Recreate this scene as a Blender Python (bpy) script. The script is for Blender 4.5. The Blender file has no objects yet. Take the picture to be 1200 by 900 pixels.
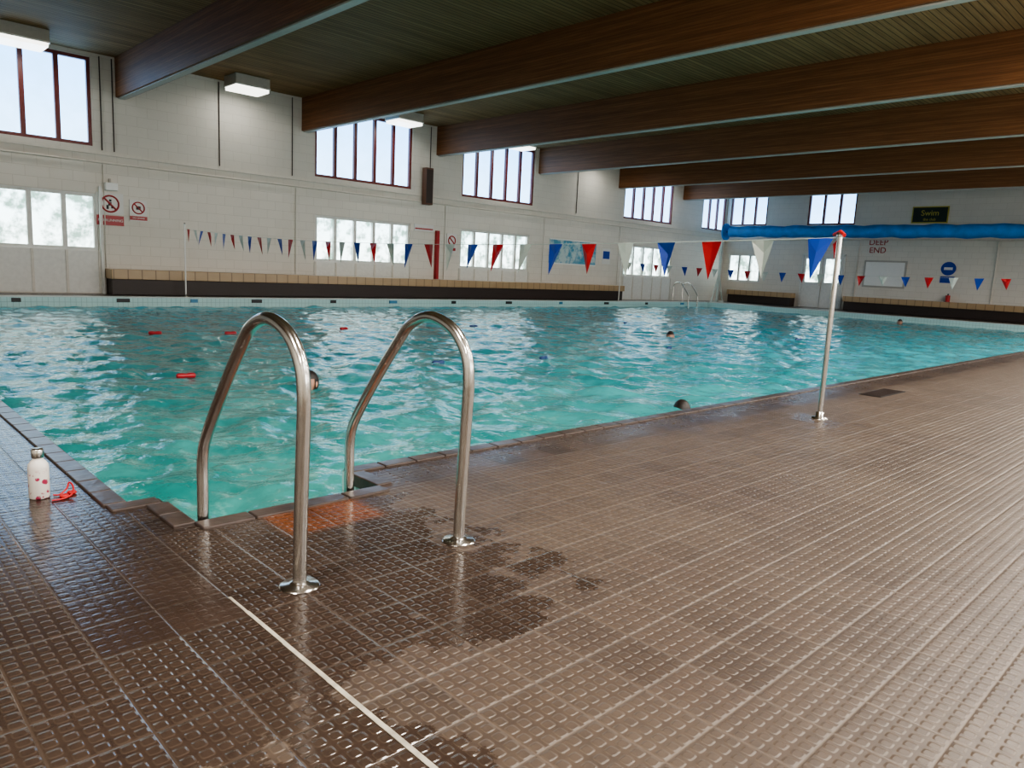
import bpy, bmesh, math, random
import numpy as np
from mathutils import Vector, Matrix
random.seed(4); np.random.seed(4)
scene = bpy.context.scene
try:
    scene.view_settings.view_transform = 'AgX'
    scene.view_settings.look = 'AgX - Medium High Contrast'
    scene.view_settings.exposure = .45
except Exception: pass

# ------------------------------------------------------------ materials
def new_mat(name):
    m = bpy.data.materials.new(name); m.use_nodes = True
    nt = m.node_tree; nt.nodes.clear()
    out = nt.nodes.new('ShaderNodeOutputMaterial')
    b = nt.nodes.new('ShaderNodeBsdfPrincipled')
    nt.links.new(b.outputs[0], out.inputs[0])
    return m, nt, b, out
def setin(nt, sock, v):
    if isinstance(v, bpy.types.NodeSocket): nt.links.new(v, sock)
    elif v is not None:
        if isinstance(v, (tuple, list)) and len(v) == 3 and sock.type == 'RGBA': v = (*v, 1)
        sock.default_value = v
def MA(nt, op, a, b=None, c=None, clamp=False):
    n = nt.nodes.new('ShaderNodeMath'); n.operation = op; n.use_clamp = clamp
    setin(nt, n.inputs[0], a)
    if b is not None: setin(nt, n.inputs[1], b)
    if c is not None: setin(nt, n.inputs[2], c)
    return n.outputs[0]
def MR(nt, v, a, b, c=0.0, d=1.0, smooth=True):
    n = nt.nodes.new('ShaderNodeMapRange')
    if smooth: n.interpolation_type = 'SMOOTHSTEP'
    setin(nt, n.inputs[0], v)
    for i, k in enumerate((a, b, c, d)): n.inputs[i+1].default_value = k
    return n.outputs[0]
def MIX(nt, f, a, b, mode='MIX'):
    n = nt.nodes.new('ShaderNodeMix'); n.data_type = 'RGBA'; n.blend_type = mode
    setin(nt, n.inputs[0], f); setin(nt, n.inputs[6], a); setin(nt, n.inputs[7], b)
    return n.outputs[2]
def XYZ(nt):
    g = nt.nodes.new('ShaderNodeNewGeometry'); s = nt.nodes.new('ShaderNodeSeparateXYZ')
    nt.links.new(g.outputs['Position'], s.inputs[0]); return g.outputs['Position'], s.outputs[0], s.outputs[1], s.outputs[2]
def COMB(nt, x, y, z=0.0):
    n = nt.nodes.new('ShaderNodeCombineXYZ')
    setin(nt, n.inputs[0], x); setin(nt, n.inputs[1], y); setin(nt, n.inputs[2], z); return n.outputs[0]
def NOISE(nt, vec, scale, detail=3, rough=.5):
    n = nt.nodes.new('ShaderNodeTexNoise'); nt.links.new(vec, n.inputs['Vector'])
    n.inputs['Scale'].default_value = scale; n.inputs['Detail'].default_value = detail; n.inputs['Roughness'].default_value = rough
    return n.outputs[0]
def BUMP(nt, b, h, strength, dist):
    n = nt.nodes.new('ShaderNodeBump'); n.inputs['Strength'].default_value = strength; n.inputs['Distance'].default_value = dist
    nt.links.new(h, n.inputs['Height']); nt.links.new(n.outputs[0], b.inputs['Normal'])

def simple(name, col, rough=.5, metal=0.0, var=.12, scale=12.0, bump=0.0, emis=None, es=0):
    m, nt, b, o = new_mat(name)
    p, x, y, z = XYZ(nt)
    n = NOISE(nt, p, scale)
    dark = tuple(c*(1-var) for c in col); lite = tuple(min(1, c*(1+var)) for c in col)
    setin(nt, b.inputs['Base Color'], MIX(nt, n, dark, lite))
    b.inputs['Roughness'].default_value = rough; b.inputs['Metallic'].default_value = metal
    if bump: BUMP(nt, b, n, bump, .01)
    if emis:
        b.inputs['Emission Color'].default_value = (*emis, 1); b.inputs['Emission Strength'].default_value = es
    return m

def mat_floor():
    m, nt, b, o = new_mat('quarry_tile_floor')
    p, x, y, z = XYZ(nt)
    T = .19
    u = MA(nt, 'DIVIDE', MA(nt, 'SUBTRACT', x, .85), T); v = MA(nt, 'DIVIDE', MA(nt, 'SUBTRACT', y, 3.03), T)
    def edge(c):
        f = MA(nt, 'FRACT', c); return MA(nt, 'SUBTRACT', .5, MA(nt, 'ABSOLUTE', MA(nt, 'SUBTRACT', f, .5)))
    e = MA(nt, 'MINIMUM', edge(u), edge(v))
    tile = MR(nt, e, .006, .028)
    def dd(c): return MA(nt, 'ABSOLUTE', MA(nt, 'SUBTRACT', MA(nt, 'FRACT', MA(nt, 'MULTIPLY', c, 5.0)), .5))
    du, dv = dd(u), dd(v)
    r = MA(nt, 'POWER', MA(nt, 'ADD', MA(nt, 'POWER', du, 4.0), MA(nt, 'POWER', dv, 4.0)), .25)
    stud = MR(nt, r, .41, .25)
    ring = MA(nt, 'MULTIPLY', MR(nt, r, .27, .33), MR(nt, r, .43, .37))
    cop1 = MA(nt, 'MULTIPLY', MA(nt, 'GREATER_THAN', y, 2.65), MA(nt, 'GREATER_THAN', x, .85))
    cop2 = MA(nt, 'MULTIPLY', MA(nt, 'GREATER_THAN', x, .47), MA(nt, 'MULTIPLY', MA(nt, 'LESS_THAN', x, .87), MA(nt, 'GREATER_THAN', y, 1.89)))
    cop = MA(nt, 'MAXIMUM', cop1, cop2)
    nst = MA(nt, 'SUBTRACT', 1.0, MA(nt, 'MULTIPLY', cop, .8))
    stud = MA(nt, 'MULTIPLY', stud, nst); ring = MA(nt, 'MULTIPLY', ring, nst)
    wn = nt.nodes.new('ShaderNodeTexWhiteNoise'); wn.noise_dimensions = '2D'
    nt.links.new(COMB(nt, MA(nt, 'FLOOR', u), MA(nt, 'FLOOR', v)), wn.inputs['Vector'])
    big = NOISE(nt, p, .9, 4, .6); fine = NOISE(nt, p, 22, 5, .7)
    col = MIX(nt, wn.outputs[0], (.048, .031, .023), (.076, .051, .038))
    col = MIX(nt, MR(nt, big, .35, .7), col, (.088, .062, .045))
    col = MIX(nt, MA(nt, 'MULTIPLY', MR(nt, fine, .38, .75), .55), col, (.027, .018, .014))
    col = MIX(nt, MA(nt, 'MULTIPLY', ring, .27), col, (.19, .145, .105))
    col = MIX(nt, MA(nt, 'MULTIPLY', stud, .12), col, (.12, .09, .07))
    col = MIX(nt, MA(nt, 'MULTIPLY', MA(nt, 'SUBTRACT', 1.0, tile), .42), col, (.17, .13, .10))
    col = MIX(nt, MA(nt, 'MULTIPLY', cop, .5), col, MIX(nt, wn.outputs[0], (.028, .018, .014), (.075, .048, .036)))
    rz = MA(nt, 'MULTIPLY', MA(nt, 'MULTIPLY', MR(nt, x, 1.2, 1.26), MR(nt, x, 1.68, 1.6)), MR(nt, y, 2.34, 2.4))
    rz = MA(nt, 'MULTIPLY', rz, MR(nt, y, 2.72, 2.68))
    col = MIX(nt, MA(nt, 'MULTIPLY', rz, .8), col, MIX(nt, fine, (.12, .032, .010), (.22, .075, .028)))
    # wet
    wn2 = NOISE(nt, p, 3.4, 6, .62); nz = MA(nt, 'MULTIPLY', MA(nt, 'SUBTRACT', wn2, .5), 1.3)
    d1 = MA(nt, 'MAXIMUM', MA(nt, 'SUBTRACT', x, 1.72), MA(nt, 'SUBTRACT', 1.45, y))
    w1 = MR(nt, MA(nt, 'ADD', d1, nz), .08, .0)
    d3 = MA(nt, 'MAXIMUM', MA(nt, 'SUBTRACT', x, .90), MA(nt, 'SUBTRACT', .1, y))
    wnB = NOISE(nt, p, 6.5, 6, .68)
    w3 = MA(nt, 'MULTIPLY', MR(nt, MA(nt, 'ADD', d3, nz), .08, .0), MR(nt, wnB, .38, .44))
    edgew = MR(nt, MA(nt, 'ADD', y, MA(nt, 'MULTIPLY', nz, .6)), 2.5, 2.8)
    wet = MA(nt, 'MAXIMUM', MA(nt, 'MAXIMUM', w1, w3), MA(nt, 'MULTIPLY', edgew, .5))
    col = MIX(nt, MA(nt, 'MULTIPLY', MA(nt, 'MULTIPLY', wet, MA(nt, 'SUBTRACT', 1.0, MA(nt, 'MULTIPLY', rz, .7))), .5), col, (.020, .012, .011))
    ddx = MA(nt, 'SUBTRACT', x, 5.4); ddy = MA(nt, 'SUBTRACT', y, 2.25)
    d2 = MA(nt, 'SQRT', MA(nt, 'ADD', MA(nt, 'MULTIPLY', ddx, ddx), MA(nt, 'MULTIPLY', ddy, ddy)))
    wet2 = MR(nt, MA(nt, 'ADD', d2, nz), .30, .15)
    gloss = MA(nt, 'MAXIMUM', wet, MA(nt, 'MULTIPLY', wet2, .5))
    nt.links.new(col, b.inputs['Base Color'])
    rg = MA(nt, 'SUBTRACT', MA(nt, 'ADD', .33, MA(nt, 'MULTIPLY', fine, .2)), MA(nt, 'MULTIPLY', gloss, .29))
    nt.links.new(rg, b.inputs['Roughness'])
    h = MA(nt, 'ADD', MA(nt, 'MULTIPLY', tile, .6), MA(nt, 'MULTIPLY', stud, 1.1))
    h = MA(nt, 'ADD', h, MA(nt, 'MULTIPLY', fine, MA(nt, 'ADD', .25, MA(nt, 'MULTIPLY', cop, .7))))
    BUMP(nt, b, h, .55, .004)
    return m

def mat_blocks(name, axis, a=(.68, .645, .585), c=(.71, .675, .61), mort=(.58, .545, .485)):
    m, nt, b, o = new_mat(name)
    p, x, y, z = XYZ(nt)
    vec = COMB(nt, x if axis == 'X' else y, z)
    br = nt.nodes.new('ShaderNodeTexBrick'); nt.links.new(vec, br.inputs['Vector'])
    br.inputs['Scale'].default_value = 1; br.inputs['Brick Width'].default_value = .45; br.inputs['Row Height'].default_value = .225
    br.inputs['Mortar Size'].default_value = .007; br.inputs['Mortar Smooth'].default_value = .5
    setin(nt, br.inputs['Color1'], a); setin(nt, br.inputs['Color2'], c); setin(nt, br.inputs['Mortar'], mort)
    n = NOISE(nt, p, 1.1, 5, .6)
    col = MIX(nt, MA(nt, 'MULTIPLY', MR(nt, n, .45, .75), .25), br.outputs[0], (.58, .54, .47))
    col = MIX(nt, MA(nt, 'MULTIPLY', MR(nt, z, 3.05, 3.15), .35), col, (.42, .42, .39))
    nt.links.new(col, b.inputs['Base Color']); b.inputs['Roughness'].default_value = .6
    BUMP(nt, b, MA(nt, 'SUBTRACT', 1.0, br.outputs['Fac']), .2, .005)
    return m

def mat_wood(name, along, c1, c2, lam=.09, vert='Z', gl=.35, groove=(.02, .012, .007), rough=.4, spec=.5):
    m, nt, b, o = new_mat(name)
    p, x, y, z = XYZ(nt)
    ax = {'X': x, 'Y': y, 'Z': z}
    s = MA(nt, 'DIVIDE', ax[vert], lam)
    f = MA(nt, 'FRACT', s); k = MA(nt, 'FLOOR', s)
    e = MA(nt, 'SUBTRACT', .5, MA(nt, 'ABSOLUTE', MA(nt, 'SUBTRACT', f, .5)))
    line = MR(nt, e, .02, .09)
    wn = nt.nodes.new('ShaderNodeTexWhiteNoise'); wn.noise_dimensions = '1D'; nt.links.new(k, wn.inputs['W'])
    third = [q for q in 'XYZ' if q not in (along, vert)][0]
    vec = COMB(nt, MA(nt, 'ADD', MA(nt, 'MULTIPLY', ax[along], .6), MA(nt, 'MULTIPLY', k, 3.7)), MA(nt, 'MULTIPLY', ax[vert], 14.0), MA(nt, 'MULTIPLY', ax[third], 14.0))
    g = NOISE(nt, vec, 1.6, 6, .65)
    g2 = NOISE(nt, p, .8, 3, .5)
    col = MIX(nt, MR(nt, g, .3, .7), c1, c2)
    col = MIX(nt, MA(nt, 'MULTIPLY', wn.outputs[0], .45), col, tuple(q*.6 for q in c1))
    col = MIX(nt, MA(nt, 'MULTIPLY', g2, .35), col, tuple(q*.6 for q in c2))
    col = MIX(nt, MA(nt, 'MULTIPLY', MA(nt, 'SUBTRACT', 1.0, line), gl), col, groove)
    nt.links.new(col, b.inputs['Base Color']); b.inputs['Roughness'].default_value = rough
    b.inputs['Specular IOR Level'].default_value = spec
    BUMP(nt, b, MA(nt, 'ADD', line, MA(nt, 'MULTIPLY', g, .3)), .3, .004)
    return m

def mat_pane(name, top, bot, st, z0, z1, trees, tcol=(.12, .20, .15)):
    m, nt, b, o = new_mat(name)
    nt.nodes.remove(b)
    em = nt.nodes.new('ShaderNodeEmission'); nt.links.new(em.outputs[0], o.inputs[0])
    p, x, y, z = XYZ(nt)
    n = NOISE(nt, p, 2.6, 7, .7)
    g = MR(nt, z, z0, z1)
    col = MIX(nt, g, bot, top)
    msk = MA(nt, 'MULTIPLY', MR(nt, n, .42, .62), trees)
    col = MIX(nt, msk, col, tcol)
    nt.links.new(col, em.inputs[0]); em.inputs[1].default_value = st
    return m

def mat_water():
    m, nt, b, o = new_mat('pool_water')
    nt.nodes.remove(b)
    p, x, y, z = XYZ(nt)
    n = NOISE(nt, p, 1.3, 5, .6); n2 = NOISE(nt, p, 6.5, 4, .65)
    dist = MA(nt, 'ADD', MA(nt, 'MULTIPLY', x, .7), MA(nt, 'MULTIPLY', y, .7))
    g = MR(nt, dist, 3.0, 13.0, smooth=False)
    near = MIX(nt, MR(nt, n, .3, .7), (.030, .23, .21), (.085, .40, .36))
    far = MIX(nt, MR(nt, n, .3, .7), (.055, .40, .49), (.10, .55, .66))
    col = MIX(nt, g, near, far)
    col = MIX(nt, MA(nt, 'MULTIPLY', MR(nt, n2, .54, .70), .5), col, (.26, .60, .55))
    bp = nt.nodes.new('ShaderNodeBump'); bp.inputs['Strength'].default_value = .8; bp.inputs['Distance'].default_value = .016
    nt.links.new(NOISE(nt, p, 11.0, 3, .55), bp.inputs['Height'])
    df = nt.nodes.new('ShaderNodeBsdfDiffuse'); nt.links.new(col, df.inputs[0]); nt.links.new(bp.outputs[0], df.inputs['Normal'])
    tr = nt.nodes.new('ShaderNodeBsdfTransparent'); tr.inputs[0].default_value = (.48, .92, .92, 1)
    m1 = nt.nodes.new('ShaderNodeMixShader'); m1.inputs[0].default_value = .32
    nt.links.new(df.outputs[0], m1.inputs[1]); nt.links.new(tr.outputs[0], m1.inputs[2])
    gl = nt.nodes.new('ShaderNodeBsdfGlossy'); gl.inputs['Roughness'].default_value = .04
    nt.links.new(bp.outputs[0], gl.inputs['Normal'])
    fr = nt.nodes.new('ShaderNodeFresnel'); fr.inputs[0].default_value = 1.33; nt.links.new(bp.outputs[0], fr.inputs['Normal'])
    m2 = nt.nodes.new('ShaderNodeMixShader'); nt.links.new(fr.outputs[0], m2.inputs[0])
    nt.links.new(m1.outputs[0], m2.inputs[1]); nt.links.new(gl.outputs[0], m2.inputs[2])
    nt.links.new(m2.outputs[0], o.inputs[0])
    return m

def mat_pooltile(name, c1, c2, grout, T=.1):
    m, nt, b, o = new_mat(name)
    p, x, y, z = XYZ(nt)
    def edge(c):
        f = MA(nt, 'FRACT', MA(nt, 'DIVIDE', c, T)); return MA(nt, 'SUBTRACT', .5, MA(nt, 'ABSOLUTE', MA(nt, 'SUBTRACT', f, .5)))
    g = nt.nodes.new('ShaderNodeNewGeometry'); s = nt.nodes.new('ShaderNodeSeparateXYZ'); nt.links.new(g.outputs['Normal'], s.inputs[0])
    def w(c, nn): return MA(nt, 'MAXIMUM', edge(c), MR(nt, MA(nt, 'ABSOLUTE', nn), .5, .6))
    e = MA(nt, 'MINIMUM', MA(nt, 'MINIMUM', w(x, s.outputs[0]), w(y, s.outputs[1])), w(z, s.outputs[2]))
    t = MR(nt, e, .02, .06)
    n = NOISE(nt, p, 3.0, 4)
    col = MIX(nt, t, grout, MIX(nt, n, c1, c2))
    nt.links.new(col, b.inputs['Base Color']); b.inputs['Roughness'].default_value = .3
    return m

F = mat_floor()
WALLX = mat_blocks('painted_block_x', 'X'); WALLY = mat_blocks('painted_block_y', 'Y')
BEAM = mat_wood('glulam_beam', 'Y', (.155, .062, .025), (.28, .125, .052), lam=.045, vert='Z', gl=.4, rough=.5, spec=.3)
CEIL = mat_wood('ceiling_boards', 'X', (.215, .122, .055), (.38, .235, .113), lam=.11, vert='Y', gl=.9, rough=.7, spec=.15)
PUP = mat_pane('upper_pane_glass', (.22, .50, .92), (.36, .62, .92), 4.0, 3.3, 5.1, .2, (.2, .38, .50))
PLO = mat_pane('lower_pane_glass', (.62, .82, .86), (.70, .82, .80), 4.5, 1.0, 2.2, .9, (.07, .13, .095))
PFILL = mat_pane('unseen_fill_pane', (1, .98, .95), (1, .98, .95), 6.3, 1.0, 5.2, .1)  # glowing panes for the out-of-view wall, added to light the hall
FRED = simple('red_brown_frame', (.14, .022, .02), .4)
FWHT = simple('white_painted_timber', (.68, .68, .65), .45)
TRIM = simple('cream_trim', (.62, .59, .53), .5)
WHITE = simple('white_enamel', (.8, .8, .78), .4, var=.04)
STEEL = simple('brushed_stainless_steel', (.62, .60, .57), .2, 1.0, var=.1, scale=40)
DARK = simple('dark_brown_wood', (.035, .022, .018), .5)
BLACK = simple('black_plastic', (.012, .012, .014), .45)
RED = simple('red_nylon', (.45, .012, .015), .45)
BLUE = simple('blue_nylon', (.012, .05, .34), .45)
FWH = simple('white_nylon', (.52, .56, .52), .5)
ROLL = simple('blue_cover_fabric', (.015, .22, .62), .45, var=.35, scale=3.5, bump=.4)
WATER = mat_water()
PT = mat_pooltile('pool_tile', (.38, .60, .60), (.50, .70, .69), (.26, .42, .42))
BT = mat_pooltile('bench_tile', (.38, .26, .145), (.48, .345, .205), (.22, .15, .085), T=.3)
LIP = simple('pool_lip_white', (.52, .57, .53), .4)
LAMP = simple('lamp_diffuser', (.9, .9, .85), .4, emis=(1, .97, .88), es=2.2)
LBOX = simple('lamp_housing', (.42, .40, .36), .5)

# ------------------------------------------------------------ mesh builder
class MB:
    def __init__(s): s.v = []; s.f = []; s.mi = []; s.mats = []; s.sm = []
    def mid(s, m):
        if m not in s.mats: s.mats.append(m)
        return s.mats.index(m)
    def add(s, vs, fs, m, smooth=False):
        o = len(s.v); k = s.mid(m); s.v += [tuple(q) for q in vs]
        for f in fs: s.f.append([i+o for i in f]); s.mi.append(k); s.sm.append(smooth)
    def box(s, x0, x1, y0, y1, z0, z1, m):
        vs = [(x0,y0,z0),(x1,y0,z0),(x1,y1,z0),(x0,y1,z0),(x0,y0,z1),(x1,y0,z1),(x1,y1,z1),(x0,y1,z1)]
        s.add(vs, [(0,3,2,1),(4,5,6,7),(0,1,5,4),(1,2,6,5),(2,3,7,6),(3,0,4,7)], m)
    def tube(s, pts, r, m, n=12, cap=True):
        pts = [Vector(p) for p in pts]; rs = r if isinstance(r, (list, tuple)) else [r]*len(pts)
        rings = []; prev = None
        for i, p in enumerate(pts):
            d = (pts[min(i+1, len(pts)-1)] - pts[max(i-1, 0)]).normalized()
            if prev is None:
                a = Vector((0, 0, 1)) if abs(d.z) < .9 else Vector((1, 0, 0)); a = (a - d*a.dot(d)).normalized()
            else: a = (prev - d*prev.dot(d)).normalized()
            prev = a; c = d.cross(a)
            rings.append([p + (a*math.cos(t)+c*math.sin(t))*rs[i] for t in [2*math.pi*k/n for k in range(n)]])
        vs = [q for R in rings for q in R]; fs = []
        for i in range(len(pts)-1):
            for k in range(n): fs.append((i*n+k, i*n+(k+1) % n, (i+1)*n+(k+1) % n, (i+1)*n+k))
        s.add(vs, fs, m, True)
        if cap:
            s.add(rings[0], [tuple(range(n))[::-1]], m); s.add(rings[-1], [tuple(range(n))], m)
    def lathe(s, prof, c, m, n=24):
        vs = []; fs = []
        for r, z in prof:
            for k in range(n):
                t = 2*math.pi*k/n; vs.append((c[0]+r*math.cos(t), c[1]+r*math.sin(t), c[2]+z))
        for i in range(len(prof)-1):
            for k in range(n): fs.append((i*n+k, i*n+(k+1) % n, (i+1)*n+(k+1) % n, (i+1)*n+k))
        s.add(vs, fs, m, True)
    def obj(s, name, parent=None, bevel=0):
        me = bpy.data.meshes.new(name); me.from_pydata(s.v, [], s.f)
        for m in s.mats: me.materials.append(m)
        for p, k, q in zip(me.polygons, s.mi, s.sm): p.material_index = k; p.use_smooth = q
        me.update()
        ob = bpy.data.objects.new(name, me); scene.collection.objects.link(ob)
        if parent: ob.parent = parent
        if bevel:
            bv = ob.modifiers.new('bevel', 'BEVEL'); bv.width = bevel; bv.segments = 2; bv.limit_method = 'ANGLE'
        return ob
def empty(name, loc=(0, 0, 0)):
    e = bpy.data.objects.new(name, None); e.location = loc; e.empty_display_size = .2; scene.collection.objects.link(e); return e
def text(s, size, loc, rot, mat, name, parent=None, align='CENTER'):
    c = bpy.data.curves.new(name, 'FONT'); c.body = s; c.size = size; c.align_x = align; c.align_y = 'CENTER'; c.extrude = .004
    c.materials.append(mat)
    o = bpy.data.objects.new(name, c); o.location = loc; o.rotation_euler = rot; scene.collection.objects.link(o)
    if parent: o.parent = parent
    return o
def smooth_path(pts, k=6):
    P = [Vector(p) for p in pts]; P = [2*P[0]-P[1]] + P + [2*P[-1]-P[-2]]; out = []
    for i in range(1, len(P)-2):
        for j in range(k):
            t = j/k; a, b, c, d = P[i-1:i+3]
            out.append(.5*((2*b)+(c-a)*t+(2*a-5*b+4*c-d)*t*t+(3*b-a-3*c+d)*t**3))
    out.append(P[-2]); return out

# ------------------------------------------------------------ room constants
YA, XB, YC, XD, ZC = 18.8, 32.0, -3.0, -3.6, 5.25
PX0, PX1, PY0, PY1 = .87, 28.5, 3.03, 17.3
WZ = -.2
mb = MB()
for (a, b, c, d) in [(XD, PX0, YC, YA), (PX0, 1.0, YC, 3.08), (1.0, 1.83, YC, 2.695), (1.83, PX1, YC, PY0), (PX1, XB, YC, YA), (PX0, PX1, PY1, YA)]:
    mb.add([(a,c,0),(b,c,0),(b,d,0),(a,d,0)], [(0,1,2,3)], F)
mb.obj('floor')
NOSE = simple('nosing_tile_dark', (.055, .038, .031), .3, var=.5, scale=9, bump=.5)
mb = MB()
def nose(ax, a0, a1, c0, c1):
    n = max(1, round((a1-a0)/.19)); st = (a1-a0)/n
    for i in range(n):
        p, q = a0+i*st+.003, a0+(i+1)*st-.003
        if ax == 'X': mb.box(p, q, c0, c1, -.05, .009, NOSE)
        else: mb.box(c0, c1, p, q, -.05, .009, NOSE)
nose('X', 1.84, 28.4, PY0-.075, PY0+.012)
nose('Y', 3.09, 17.2, PX0-.075, PX0+.012)
nose('X', .80, .99, 3.005, 3.085); nose('Y', 2.70, 3.0, .925, 1.01); nose('X', 1.0, 1.83, 2.62, 2.705); nose('Y', 2.71, 2.95, 1.82, 1.90)
mb.obj('trim_pool_nosing', bevel=.005)
mb = MB(); D = -1.6
ring = [(PX0,PY1),(PX0,3.08),(1.0,3.08),(1.0,2.695),(1.83,2.695),(1.83,PY0),(PX1,PY0),(PX1,PY1)]
for i in range(len(ring)):
    a = ring[i]; b = ring[(i+1) % len(ring)]
    mb.add([(a[0],a[1],-.001),(b[0],b[1],-.001),(b[0],b[1],D),(a[0],a[1],D)], [(0,1,2,3)], PT)
mb.add([(PX0,2.695,D),(PX1,2.695,D),(PX1,PY1,D),(PX0,PY1,D)], [(0,1,2,3)], PT)
mb.obj('pool_basin')
mb = MB()
mb.box(PX0, PX1, PY1-.02, PY1+.16, .001, .02, LIP)
mb.box(PX1-.02, PX1+.16, PY0, PY1-.02, .001, .02, LIP)
mb.obj('trim_pool_lip')
mb = MB(); MBL = simple('marker_blue', (.04, .2, .35), .4)
for i, x in enumerate([1.6, 3.05, 5.0, 6.5, 8.0, 10.1, 12.0, 14.2, 16.5, 19, 21.5, 24, 26.5]):
    w = .08 if i % 2 else .13
    mb.box(x-w, x+w, PY1-.03, PY1-.012, -.10, -.02, BLACK if i % 3 else MBL)
mb.obj('pool_depth_markers')

# water
def coords(a, b, s0, k, off=0):
    o = [a]
    while o[-1] < b: o.append(o[-1] + max(s0, k*(o[-1]+off)))
    o[-1] = b; return np.array(o)
gx = coords(PX0+.001, PX1-.001, .017, .0040, 1.0); gy = coords(2.7, PY1-.001, .017, .0040, 1.0)
GX, GY = np.meshgrid(gx, gy); H = np.zeros_like(GX)
NW = 110
for i in range(NW):
    lam = math.exp(random.uniform(math.log(.10), math.log(.85)))
    th = random.uniform(0, 2*math.pi); k = 2*math.pi/lam
    amp = .150*math.sqrt(2/NW)/k * (1.1 if lam > .25 else .85)
    ph = random.uniform(0, 6.28)
    wob = .5*np.sin(GX*.7+GY*.9+i)+.4*np.sin(GX*-.5+GY*1.3+2*i)
    env = 1+.6*np.sin(GX*.9*math.cos(i)+GY*.9*math.sin(i)+i)
    H += amp*env*np.sin(k*(GX*math.cos(th)+GY*math.sin(th))+ph+wob*1.5)
vs = np.stack([GX, GY, H+WZ], -1).reshape(-1, 3)
ny, nx = GX.shape
idx = np.arange(ny*nx).reshape(ny, nx)
fs = np.stack([idx[:-1,:-1], idx[:-1,1:], idx[1:,1:], idx[1:,:-1]], -1).reshape(-1, 4)
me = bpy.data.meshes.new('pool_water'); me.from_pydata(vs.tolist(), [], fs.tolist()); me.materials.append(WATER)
me.polygons.foreach_set('use_smooth', [True]*len(me.polygons)); me.update()
scene.collection.objects.link(bpy.data.objects.new('pool_water', me))

# ------------------------------------------------------------ walls with holes
def wall(name, kind, pos, th, a0, a1, holes, mat):
    mb = MB()
    A = sorted({a0, a1, *[h[0] for h in holes], *[h[1] for h in holes]}); Z = sorted({0, ZC+.0, *[h[2] for h in holes], *[h[3] for h in holes]})
    for i in range(len(A)-1):
        for j in range(len(Z)-1):
            ca, cz = (A[i]+A[i+1])/2, (Z[j]+Z[j+1])/2
            if any(h[0] < ca < h[1] and h[2] < cz < h[3] for h in holes): continue
            lo, hi = min(pos, pos+th), max(pos, pos+th)
            if kind == 'Y': mb.box(A[i], A[i+1], lo, hi, Z[j], Z[j+1], mat)
            else: mb.box(lo, hi, A[i], A[i+1], Z[j], Z[j+1], mat)
    return mb.obj(name)
wn = [0]
def window(kind, pos, s, a0, a1, z0, z1, n, fm, pm, transom=None):
    wn[0] += 1; mb = MB()
    def bx(p0, p1, c0, c1, zz0, zz1, m):
        lo, hi = sorted((pos+s*p0, pos+s*p1))
        if kind == 'Y': mb.box(c0, c1, lo, hi, zz0, zz1, m)
        else: mb.box(lo, hi, c0, c1, zz0, zz1, m)
    g = .002; a0 += g; a1 -= g; z0 += g; z1 -= g
    bx(.12, .13, a0, a1, z0, z1, pm)
    fw = .07
    bx(.03, .119, a0, a1, z0, z0+fw, fm); bx(.03, .119, a0, a1, z1-fw, z1, fm)
    for i in range(n+1):
        c = a0 + (a1-a0)*i/n; w = .095 if 0 < i < n else fw
        l, r = (c-w/2, c+w/2)
        if i == 0: l, r = a0, a0+fw
        if i == n: l, r = a1-fw, a1
        bx(.03, .119, l, r, z0+fw, z1-fw, fm)
    return mb.obj('window_%d' % wn[0])
UZ, LZ = (3.27, 5.15), (.97, 2.24)
upA = [(1.68, 4.92), (10.38, 13.62), (15.62, 18.9), (24.1, 27.5), (29.9, 31.9)]
loA = [(1.68, 4.96), (10.4, 13.62), (15.62, 18.8), (24.3, 27.7)]
holes = [(a, b, *UZ) for a, b in upA] + [(a, b, *LZ) for a, b in loA]
wall('wall_back', 'Y', YA, .3, XD, XB+.3, holes, WALLX)
for a, b in upA: window('Y', YA, 1, a, b, *UZ, max(3, round((b-a)/.65)), FRED, PUP)
for a, b in loA: window('Y', YA, 1, a, b, *LZ, 5, FWHT, PLO)
upB = [(16.75, 18.6), (12.8, 14.85)]; loB = [(16.86, 18.5)]
wall('wall_right', 'X', XB, .3, YC, YA, [(a, b, 3.55, 5.15) for a, b in upB] + [(a, b, *LZ) for a, b in loB], WALLY)
for a, b in upB: window('X', XB, 1, a, b, 3.55, 5.15, 3, FRED, PUP)
for a, b in loB: window('X', XB, 1, a, b, *LZ, 3, FWHT, PLO)
upC = [(a, a+3.3) for a in (1.6, 6.2, 10.7, 15.3, 19.9, 24.4)]  # unseen windows behind the camera, put in as fill light
wall('wall_front', 'Y', YC, -.3, XD, XB+.3, [(a, b, *UZ) for a, b in upC] + [(a, b, *LZ) for a, b in upC], WALLX)
for a, b in upC:
    window('Y', YC, -1, a, b, *UZ, 5, FRED, PFILL); window('Y', YC, -1, a, b, *LZ, 5, FWHT, PFILL)
wall('wall_left', 'X', XD, -.3, YC, YA, [], WALLY)
mb = MB()
for a, b in loA:
    mb.box(a-.04, b+.04, YA-.03, YA-.001, .03, .96, FWHT)
    n = 5
    for i in range(n+1):
        c = a+(b-a)*i/n; mb.box(c-.025, c+.025, YA-.05, YA-.03, .03, .96, TRIM)
mb.obj('trim_window_panels')
mb = MB()
mb.box(XD, XB-.01, YA-.06, YA-.001, 3.10, 3.17, TRIM)
mb.box(XB-.06, XB-.001, YC, YA-.07, 3.10, 3.17, TRIM)
mb.obj('trim_wall_ledge')
mb = MB(); mb.tube([(XD+.05, YA-.05, 2.93), (XB-.1, YA-.05, 2.93)], .022, TRIM, 8); mb.obj('wall_conduit')
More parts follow.
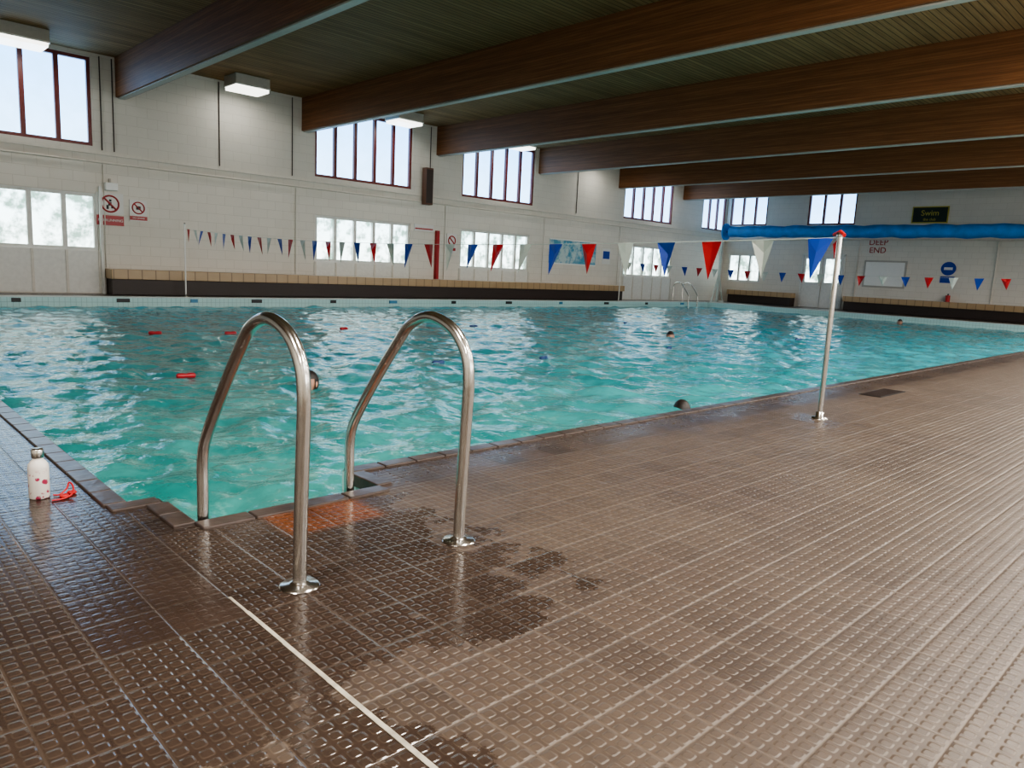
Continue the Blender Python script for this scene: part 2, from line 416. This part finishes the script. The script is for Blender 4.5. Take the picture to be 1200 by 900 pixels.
for x in (5.1, 5.35, 7.75, 9.7, 14.3, 21.2):
    mb = MB(); mb.tube([(x, YA-.02, 3.2), (x, YA-.02, 5.2)], .013, DARK, 8); mb.obj('wall_conduit')
for x in (5.1, 9.8, 14.95, 19.5, 23.9):
    mb = MB(); mb.tube([(x, YA-.03, .6), (x, YA-.03, 2.9)], .014, TRIM, 8); mb.obj('wall_conduit')
mb = MB(); mb.tube([(XB-.05, YC+.1, 2.93), (XB-.05, YA-.12, 2.93)], .02, TRIM, 8); mb.obj('wall_conduit')
for y in (12.5, 7.5):
    mb = MB(); mb.tube([(XB-.03, y, 2.9), (XB-.03, y, .6)], .02, TRIM, 8); mb.obj('wall_conduit')
mb = MB(); mb.box(XD-.3, XB+.3, YC-.3, YA+.3, ZC, ZC+.2, CEIL); mb.obj('ceiling')
for i in range(-2, 6):
    x = 5.44 + 4.56*i
    mb = MB(); mb.box(x-.02, x+.22, YC+.002, YA-.002, 4.40, ZC-.002, BEAM)
    mb.box(x+.03, x+.17, YC+.002, YA-.002, 4.375, 4.399, LBOX)
    mb.obj('ceiling_beam')
for row, y in enumerate((18.0, 1.2, -1.6)):  # first row is visible; the other two are unseen rows added as fill
    for k in range(-1, 6):
        x = 3.5 + 4.62*k
        if row and k > 4: continue
        mb = MB(); w = .42
        mb.box(x-w, x+w, y-w*.8, y+w*.8, 5.02, ZC-.003, LBOX)
        mb.box(x-w+.02, x+w-.02, y-w*.8+.02, y+w*.8-.02, 4.93, 5.02, LAMP)
        mb.box(x-w-.01, x+w+.01, y-w*.8-.01, y+w*.8+.01, 5.0, 5.03, WHITE)
        ob = mb.obj('ceiling_and_fill_light')
        L = bpy.data.lights.new('lamp', 'AREA'); L.shape = 'RECTANGLE'; L.size = .7; L.size_y = .55
        L.energy = 10 if row == 0 else 145; L.color = (1, .95, .86)  # added unseen rows carry most of the lamp light
        lo = bpy.data.objects.new('lamp', L); lo.location = (x, y, 4.925); scene.collection.objects.link(lo); lo.parent = ob

# ------------------------------------------------------------ benches
def bench(a0, a1, kind):
    mb = MB()
    if kind == 'Y':
        mb.box(a0, a1, 18.25, YA-.06, .36, .58, BT); mb.box(a0+.02, a1-.02, 18.33, YA-.06, .002, .36, DARK)
    else:
        mb.box(31.4, XB-.06, a0, a1, .36, .58, BT); mb.box(31.48, XB-.06, a0+.02, a1-.02, .002, .36, DARK)
    mb.obj('wall_bench', bevel=.01)
bench(5.06, 23.8, 'Y'); bench(-2, 12.7, 'X'); bench(15.0, 18.1, 'X')
mb = MB()
mb.box(XB-.05, XB-.002, 13.0, 13.06, .002, 2.3, FWHT); mb.box(XB-.05, XB-.002, 14.8, 14.86, .002, 2.3, FWHT)
mb.box(XB-.05, XB-.002, 13.0, 14.86, 2.24, 2.32, FWHT)
for c0, c1 in ((13.08, 13.91), (13.95, 14.78)):
    mb.box(XB-.04, XB-.002, c0, c1, .01, 2.22, FWHT)
    mb.box(XB-.046, XB-.04, c0+.12, c1-.12, 1.1, 2.1, PLO)
    mb.box(XB-.06, XB-.04, c0+.05, c0+.08, .95, 1.2, STEEL)
mb.obj('door_1')

# ------------------------------------------------------------ near grab rails
prof = [(1.98, 0.0), (1.975, .2), (1.965, .42), (1.958, .60), (1.98, .70), (2.06, .78), (2.19, .812), (2.31, .775), (2.39, .70), (2.54, .53), (2.69, .34), (2.735, .24), (2.74, .1), (2.74, -.1), (2.74, -.9)]
def rail(x, name='pool_grab_rail', P=prof, flip=None, r=.0215):
    mb = MB()
    pts = [(x, (flip - q[0]) if flip else q[0], q[1]) for q in P]
    mb.tube(smooth_path(pts, 7), r, STEEL, 20)
    y0 = pts[0][1]
    mb.lathe([(.0216, .016), (.027, .014), (.032, .009), (.056, .007), (.062, .001)], (x, y0, 0), STEEL, 36)
    return mb.obj(name)
rail(1.05); rail(1.69)
for x in (26.9, 27.6): rail(x, flip=PY1+2.7)
mb = MB()
for z in (-.35, -.62): mb.box(1.072, 1.668, 2.72, 2.80, z, z+.03, STEEL)
mb.obj('pool_ladder_treads')
mb = MB(); SEAL = simple('white_sealant', (.42, .38, .31), .6, var=.6, scale=30)
yy = YC+.1
while yy < 2.0:
    st = random.uniform(.08, .25); w = random.uniform(.004, .0065); o = random.uniform(-.0012, .0012)
    mb.box(.85-w+o, .85+w+o, yy, min(2.03, yy+st), .0006, .002, SEAL); yy += st
mb.obj('floor_expansion_joint')
mb = MB(); mb.box(7.1, 7.75, 2.42, 2.62, .001, .006, BLACK)
for i in range(12): mb.box(7.12+i*.052, 7.14+i*.052, 2.43, 2.61, .006, .010, DARK)
mb.obj('floor_drain_grate')

# ------------------------------------------------------------ bottle & goggles
mb = MB()
def mat_bottle():
    m, nt, b, o = new_mat('floral_bottle')
    p, x, y, z = XYZ(nt)
    vn = nt.nodes.new('ShaderNodeTexVoronoi'); nt.links.new(p, vn.inputs['Vector']); vn.inputs['Scale'].default_value = 42
    msk = MR(nt, vn.outputs['Distance'], .46, .38)
    zz = MR(nt, z, .13, .09)
    n = NOISE(nt, p, 30)
    msk = MA(nt, 'MULTIPLY', msk, MR(nt, n, .44, .5)); msk = MA(nt, 'MULTIPLY', msk, zz)
    nt.links.new(MIX(nt, msk, (.70, .66, .62), (.35, .03, .08)), b.inputs['Base Color']); b.inputs['Roughness'].default_value = .35
    return m
FB = mat_bottle()
c = (.634, 3.35, 0)
mb.lathe([(0, .001), (.034, .001), (.037, .006), (.037, .125), (.035, .14), (.026, .153), (.019, .160), (.0185, .170)], c, FB, 32)
mb.lathe([(.021, .167), (.022, .170), (.022, .200), (.019, .204), (0, .204)], c, STEEL, 32)
mb.obj('water_bottle')
mb = MB()
mb.tube(smooth_path([(.66, 3.27, .004), (.70, 3.27, .005), (.735, 3.29, .012), (.75, 3.33, .03), (.745, 3.37, .04), (.73, 3.35, .02), (.70, 3.33, .006), (.68, 3.34, .005)], 5), .0035, RED, 8)
for q in ((.71, 3.30), (.745, 3.335)):
    mb.lathe([(.014, .001), (.018, .006), (.014, .013), (0, .014)], (q[0], q[1], 0), RED, 14)
mb.obj('swimming_goggles')

# ------------------------------------------------------------ flag poles & bunting
def pole(x, y, h, r=.019):
    mb = MB(); mb.tube([(x, y, 0), (x, y, h)], r, STEEL if r > .018 else WHITE, 14)
    mb.lathe([(r+.001, .05), (.028, .048), (.03, .012), (.055, .008), (.06, .001)], (x, y, 0), STEEL)
    mb.lathe([(r+.004, h-.02), (r+.006, h-.01), (r+.004, h+.012), (0, h+.016)], (x, y, 0), STEEL)
    return mb
m1 = pole(5.5, 2.295, 1.37); m1.tube([(5.5, 2.295, 1.33), (5.53, 2.34, 1.30), (5.51, 2.31, 1.2)], .014, RED, 8); m1.tube([(5.44, 2.24, 1.36), (5.5, 2.295, 1.39), (5.55, 2.36, 1.37)], .014, RED, 8); m1.obj('flag_pole')
pole(6.6, 18.05, 1.70, .017).obj('flag_pole')
def bunting(p0, p1, sag, start, step, n, w=.2, h=.31, pat=(0, 1, 2)):
    mb = MB(); p0 = Vector(p0); p1 = Vector(p1); L = (p1-p0).length
    def P(t):
        q = p0.lerp(p1, t); q.z -= sag*4*t*(1-t); return q
    mb.tube([P(i/40) for i in range(41)], .003, FWH, 6)
    cols = (BLUE, FWH, RED)
    for i in range(n):
        t = (start+i*step)/L
        if t > .985: break
        a = P(t-w/2/L); b = P(t+w/2/L); c = P(t); sw = random.uniform(-.07, .07)
        c = Vector((c.x+sw, c.y+random.uniform(-.05, .05), c.z-h*random.uniform(.9, 1.02))); m = (a+b+c)/3; m.x += random.uniform(-.04, .04)
        ab = (a+b)/2; ab.x += sw*.3
        mb.add([a, ab, b, c, m], [(0, 4, 1), (1, 4, 2), (2, 4, 3), (3, 4, 0)], cols[pat[i % 3]], False)
    mb.obj('flag_bunting')
bunting((5.5, 2.32, 1.345), (6.6, 18.02, 1.58), .17, .12, .48, 33, .2, .32)
pole(23, 17.9, 1.6, .017).obj('flag_pole'); pole(23, 2.3, 1.6, .019).obj('flag_pole')
bunting((23, 2.33, 1.5), (23, 17.87, 1.5), .18, .3, .62, 26, .24, .33, (1, 2, 0))

# ------------------------------------------------------------ cover roller
mb = MB(); RX, RZ = 29.3, 3.08
pts = [(RX, 3.3+i*.35, RZ+.015*math.sin(i*1.3)) for i in range(40)]
mb.tube(pts, [.24+.02*math.sin(i*2.1) for i in range(40)], ROLL, 20)
mb.tube([(RX, 3.1, RZ), (RX, 17.35, RZ)], .04, STEEL, 12)
for y in (3.15, 17.15): mb.tube([(RX, y, RZ), (RX, y+.06, RZ)], .36, ROLL, 28)
for y in (3.05, 17.3):
    mb.box(RX-.05, RX+.05, y, y+.08, .002, RZ+.1, LIP); mb.box(RX-.5, RX+.5, y, y+.08, .002, .08, LIP)
    mb.tube([(RX-.45, y+.04, .08), (RX, y+.04, 1.3)], .03, LIP, 8); mb.tube([(RX+.45, y+.04, .08), (RX, y+.04, 1.3)], .03, LIP, 8)
mb.obj('pool_cover_roller')

# ------------------------------------------------------------ signs
RX90 = (math.pi/2, 0, 0); RB = (math.pi/2, 0, -math.pi/2)
SW = simple('sign_white', (.70, .69, .67), .4, var=.03)
SR = simple('sign_red', (.36, .015, .02), .4, var=.05)
def ringm(mb, cx, cz, y, R, r, m, slash=True):
    pts = [(cx+R*math.cos(t), y, cz+R*math.sin(t)) for t in [2*math.pi*k/28 for k in range(29)]]
    mb.tube(pts, r, m, 8, False)
    if slash: mb.tube([(cx-R*.7, y, cz+R*.7), (cx+R*.7, y, cz-R*.7)], r, m, 8)
mb = MB(); e = empty('no_running_sign', (5.22, YA, 1.92))
mb.box(-.28, .28, -.03, -.002, -.12, .36, SW); mb.box(-.28, .28, -.032, -.002, -.36, -.14, SR)
ringm(mb, 0, .12, -.035, .18, .02, SR)
for q in ((-.02, .03, .17, .22), (-.04, .03, .08, .16), (-.08, -.03, .0, .09), (.02, .06, .02, .09)): mb.box(q[0], q[1], -.036, -.03, q[2], q[3], BLACK)
mb.obj('panel', e)
text('NO RUNNING', .08, (0, -.036, -.25), RX90, SW, 'lettering', e)
mb = MB(); e = empty('no_diving_sign', (5.82, YA, 1.94))
mb.box(-.19, .19, -.03, -.002, -.24, .24, SW); ringm(mb, 0, .06, -.035, .13, .015, SR); mb.box(-.19, .19, -.034, -.03, -.22, -.13, SR); mb.box(-.05, .05, -.034, -.03, .02, .1, BLACK)
mb.obj('panel', e); text('NO DIVING', .05, (0, -.036, -.175), RX90, SW, 'lettering', e)
mb = MB(); e = empty('no_entry_sign', (15.25, YA, 1.75))
mb.box(-.2, .2, -.03, -.002, -.3, .3, SW); ringm(mb, 0, .08, -.035, .14, .02, SR); mb.box(-.16, .16, -.034, -.03, -.24, -.15, SR); mb.obj('panel', e)
mb = MB(); mb.box(14.58, 14.68, YA-.12, YA-.002, .59, 2.1, SR); mb.obj('red_wall_post')
mb = MB(); mb.box(13.75, 14.5, YA-.03, YA-.002, 2.05, 2.25, SW); mb.box(13.78, 14.47, YA-.033, YA-.03, 2.1, 2.14, SR); mb.obj('notice_strip')
def mat_banner():
    m, nt, b, o = new_mat('banner_print'); p, x, y, z = XYZ(nt)
    n = NOISE(nt, p, 2.6, 5, .7)
    nt.links.new(MIX(nt, MR(nt, n, .42, .6), (.08, .31, .46), (.50, .62, .62)), b.inputs['Base Color']); return m
mb = MB(); mb.box(19.85, 22.5, YA-.02, YA-.002, 1.3, 2.2, mat_banner()); mb.box(19.85, 22.5, YA-.03, YA-.02, 2.17, 2.21, WHITE); mb.box(19.85, 22.5, YA-.03, YA-.02, 1.29, 1.33, WHITE); mb.obj('wall_banner')
mb = MB(); mb.box(22.9, 23.4, YA-.02, YA-.002, 1.4, 2.0, SW); mb.box(22.95, 23.35, YA-.025, YA-.02, 1.6, 1.9, BLUE); mb.obj('wall_poster')
mb = MB(); mb.box(13.98, 14.26, YA-.25, YA-.062, 2.85, 3.95, simple('speaker_timber', (.13, .06, .035), .5)); mb.box(14.0, 14.24, YA-.26, YA-.25, 2.9, 3.9, DARK); mb.obj('wall_speaker', bevel=.01)
mb = MB(); mb.box(4.98, 5.04, YA-.1, YA-.051, .0, 2.4, FWHT); mb.obj('trim_window_post')
mb = MB(); mb.box(5.1, 5.35, YA-.2, YA-.06, 2.33, 2.5, WHITE); mb.box(5.2, 5.25, YA-.07, YA-.002, 2.4, 2.6, LBOX); mb.obj('wall_flood_light', bevel=.01)
e = empty('deep_end_sign', (XB, 11.75, 2.65))
text('DEEP', .33, (-.01, 0, .17), RB, SR, 'word_deep', e); text('END', .33, (-.01, 0, -.15), RB, SR, 'word_end', e)
mb = MB(); mb.box(XB-.04, XB-.002, 10.55, 12.2, 1.0, 2.1, LBOX); mb.box(XB-.045, XB-.04, 10.62, 12.13, 1.07, 2.03, WHITE); mb.obj('whiteboard')
e = empty('scoreboard_sign', (XB, 9.95, 3.9)); mb = MB()
GRN = simple('sign_dark_green', (.008, .02, .012), .4); YEL = simple('sign_yellow', (.40, .36, .05), .4)
mb.box(-.04, -.002, -.65, .65, -.32, .32, YEL); mb.box(-.043, -.039, -.61, .61, -.28, .28, GRN); mb.obj('panel', e); text('Swim', .3, (-.047, 0, .06), RB, YEL, 'lettering', e); text('the club', .14, (-.047, 0, -.18), RB, YEL, 'lettering_small', e)
mb = MB(); mb.tube([(XB-.03, 9.05, 1.85), (XB-.002, 9.05, 1.85)], .26, BLUE, 24); mb.box(XB-.035, XB-.03, 8.9, 9.2, 1.80, 1.9, SW); mb.box(XB-.02, XB-.002, 8.8, 9.3, 1.3, 1.55, BLUE); mb.obj('wall_safety_sign')
mb = MB(); mb.tube([(XB-.15, 8.9, .58), (XB-.15, 8.9, .83)], .08, RED, 14); mb.tube([(XB-.15, 8.9, .83), (XB-.15, 8.9, .89)], .03, BLACK, 10); mb.obj('fire_extinguisher')

# ------------------------------------------------------------ lane floats
FR = simple('float_red', (.36, .012, .02), .35); FD = simple('float_dark_blue', (.02, .05, .16), .35)
def lane(xs, name='lane_float_line'):
    mb = MB()
    for i, (x, y, c) in enumerate(xs):
        prof = [(-.09, .015), (-.08, .027), (-.03, .029), (0, .022), (.03, .029), (.08, .027), (.09, .015)]
        a = random.uniform(-.4, .4)
        mb.tube([(x+p*math.cos(a), y+p*math.sin(a), WZ+.006) for p, r in prof], [r for p, r in prof], c, 12)
    mb.obj(name)
lane([(2.69, 7.4, FR), (4.65, 7.2, FR), (5.7, 7.2, FD), (7.4, 7.0, FD), (10.6, 7.1, FD), (15.5, 7.1, FD)])
lane([(1.6, 11.7, FWH), (3.78, 11.6, FR), (4.8, 11.3, FR), (7.0, 11.6, FR), (10, 11.5, FD), (15, 11.4, FD)])

# ------------------------------------------------------------ swimmers
SKIN = simple('skin', (.45, .23, .16), .5); HAIR = simple('dark_hair', (.018, .012, .010), .5)
EYE = simple('eye_white', (.7, .7, .68), .3); LIPS = simple('lips', (.4, .12, .1), .5)
def sphere(c, s, m, n=20, k=14, fn=None, keep=None):
    bm = bmesh.new(); bmesh.ops.create_uvsphere(bm, u_segments=n, v_segments=k, radius=1)
    for v in bm.verts:
        if fn: v.co = fn(v.co)
        v.co = Vector((v.co.x*s[0]+c[0], v.co.y*s[1]+c[1], v.co.z*s[2]+c[2]))
    if keep:
        bmesh.ops.delete(bm, geom=[f for f in bm.faces if not keep(f.calc_center_median())], context='FACES')
    bm.verts.index_update()
    vs = [tuple(v.co) for v in bm.verts]; bm.verts.ensure_lookup_table(); fs = [[v.index for v in f.verts] for f in bm.faces]; bm.free(); return vs, fs, m, True
def swimmer(x, y, yaw, lift=.06, hair=HAIR):
    e = empty('swimmer', (x, y, WZ)); e.rotation_euler = (0, 0, yaw)
    mb = MB(); hz = lift
    def face(c):
        t = max(0, -c.z); return Vector((c.x*(1-.32*t), c.y*(1-.18*t) - .10*t, c.z))
    mb.add(*sphere((0, 0, hz), (.075, .095, .115), SKIN, fn=face))
    mb.add([(-.013, -.088, hz+.0), (.013, -.088, hz+.0), (0, -.118, hz-.018), (0, -.09, hz+.035), (0, -.09, hz-.028)], [(0, 2, 3), (2, 1, 3), (0, 4, 2), (4, 1, 2)], SKIN, True)
    for sx in (-1, 1):
        mb.add(*sphere((sx*.077, .008, hz-.002), (.010, .020, .032), SKIN, 10, 8))
        mb.add(*sphere((sx*.031, -.083, hz+.012), (.014, .010, .008), EYE, 10, 8)); mb.add(*sphere((sx*.031, -.092, hz+.012), (.006, .004, .006), BLACK, 8, 6))
        mb.add(*sphere((sx*.031, -.088, hz+.032), (.018, .007, .004), hair, 8, 6))
    mb.add(*sphere((0, -.094, hz-.05), (.024, .009, .008), LIPS, 10, 8))
    mb.obj('head', e)
    mh = MB(); mh.add(*sphere((0, .008, hz+.008), (.083, .100, .118), hair, 24, 16, keep=lambda c: c.z > hz+.045-(.16 if c.y > -.02 else 0)))
    mh.obj('hair', e)
    V = [(0, .35, -.42), (0, .18, -.32), (0, .06, -.20), (0, .01, -.09), (0, 0, -.04),
         (.17, .04, -.14), (.30, -.14, -.17), (.26, -.38, -.13), (-.17, .04, -.14), (-.30, -.14, -.17), (-.26, -.38, -.13),
         (.10, .45, -.48), (.14, .80, -.50), (.12, 1.2, -.46), (-.10, .45, -.48), (-.14, .80, -.50), (-.12, 1.2, -.46), (.25, -.47, -.12), (-.25, -.47, -.12)]
    E = [(0, 1), (1, 2), (2, 3), (3, 4), (2, 5), (5, 6), (6, 7), (2, 8), (8, 9), (9, 10), (0, 11), (11, 12), (12, 13), (0, 14), (14, 15), (15, 16), (7, 17), (10, 18)]
    R = [.14, .13, .15, .06, .052, .06, .045, .03, .06, .045, .03, .09, .06, .035, .09, .06, .035, .035, .035]
    V = [(a, b, c2 + hz*.6) for a, b, c2 in V]
    me = bpy.data.meshes.new('body'); me.from_pydata(V, E, []); me.materials.append(SKIN)
    ob = bpy.data.objects.new('body', me); scene.collection.objects.link(ob); ob.parent = e
    sk = ob.modifiers.new('skin', 'SKIN'); sk.use_smooth_shade = True
    for i, r in enumerate(R): me.skin_vertices[0].data[i].radius = (r, r*.8)
    me.skin_vertices[0].data[0].use_root = True
    sb = ob.modifiers.new('sub', 'SUBSURF'); sb.levels = 1; sb.render_levels = 2
    for sx in (-1, 1):
        h = MB()
        for j in range(5):
            a = (j-2)*.12; L = (.055, .075, .08, .075, .05)[j]
            bx, by = sx*(.25)+(j-2)*.018, -.50
            h.tube([(bx, by, -.12+hz*.6), (bx+math.sin(a)*L*.5, by-L*.5, -.118+hz*.6), (bx+math.sin(a)*L, by-L, -.128+hz*.6)], [.010, .009, .006], SKIN, 8)
        h.obj('fingers', e)
swimmer(3.42, 6.28, -1.1, .04)
swimmer(12.7, 8.5, -.9, .0)
swimmer(27.0, 8.9, -1.2, .05)
swimmer(5.9, 3.76, 2.6, -.05)

# ------------------------------------------------------------ world & camera
w = bpy.data.worlds.new('world'); scene.world = w; w.use_nodes = True
w.node_tree.nodes['Background'].inputs[0].default_value = (.7, .85, 1, 1); w.node_tree.nodes['Background'].inputs[1].default_value = .8
cam = bpy.data.cameras.new('camera'); co = bpy.data.objects.new('camera', cam); scene.collection.objects.link(co)
xr = Vector((.7211, -.6915, .0482)).normalized(); fw = Vector((.6890, .7079, -.1537)).normalized()
xr = (xr - fw*xr.dot(fw)).normalized(); up = xr.cross(fw)
M = Matrix((( xr.x, up.x, -fw.x, 0), (xr.y, up.y, -fw.y, 0), (xr.z, up.z, -fw.z, 1.0), (0, 0, 0, 1)))
co.matrix_world = M
cam.lens = 36*860/1200; cam.sensor_width = 36; cam.sensor_fit = 'HORIZONTAL'; cam.clip_start = .05; cam.clip_end = 200
scene.camera = co
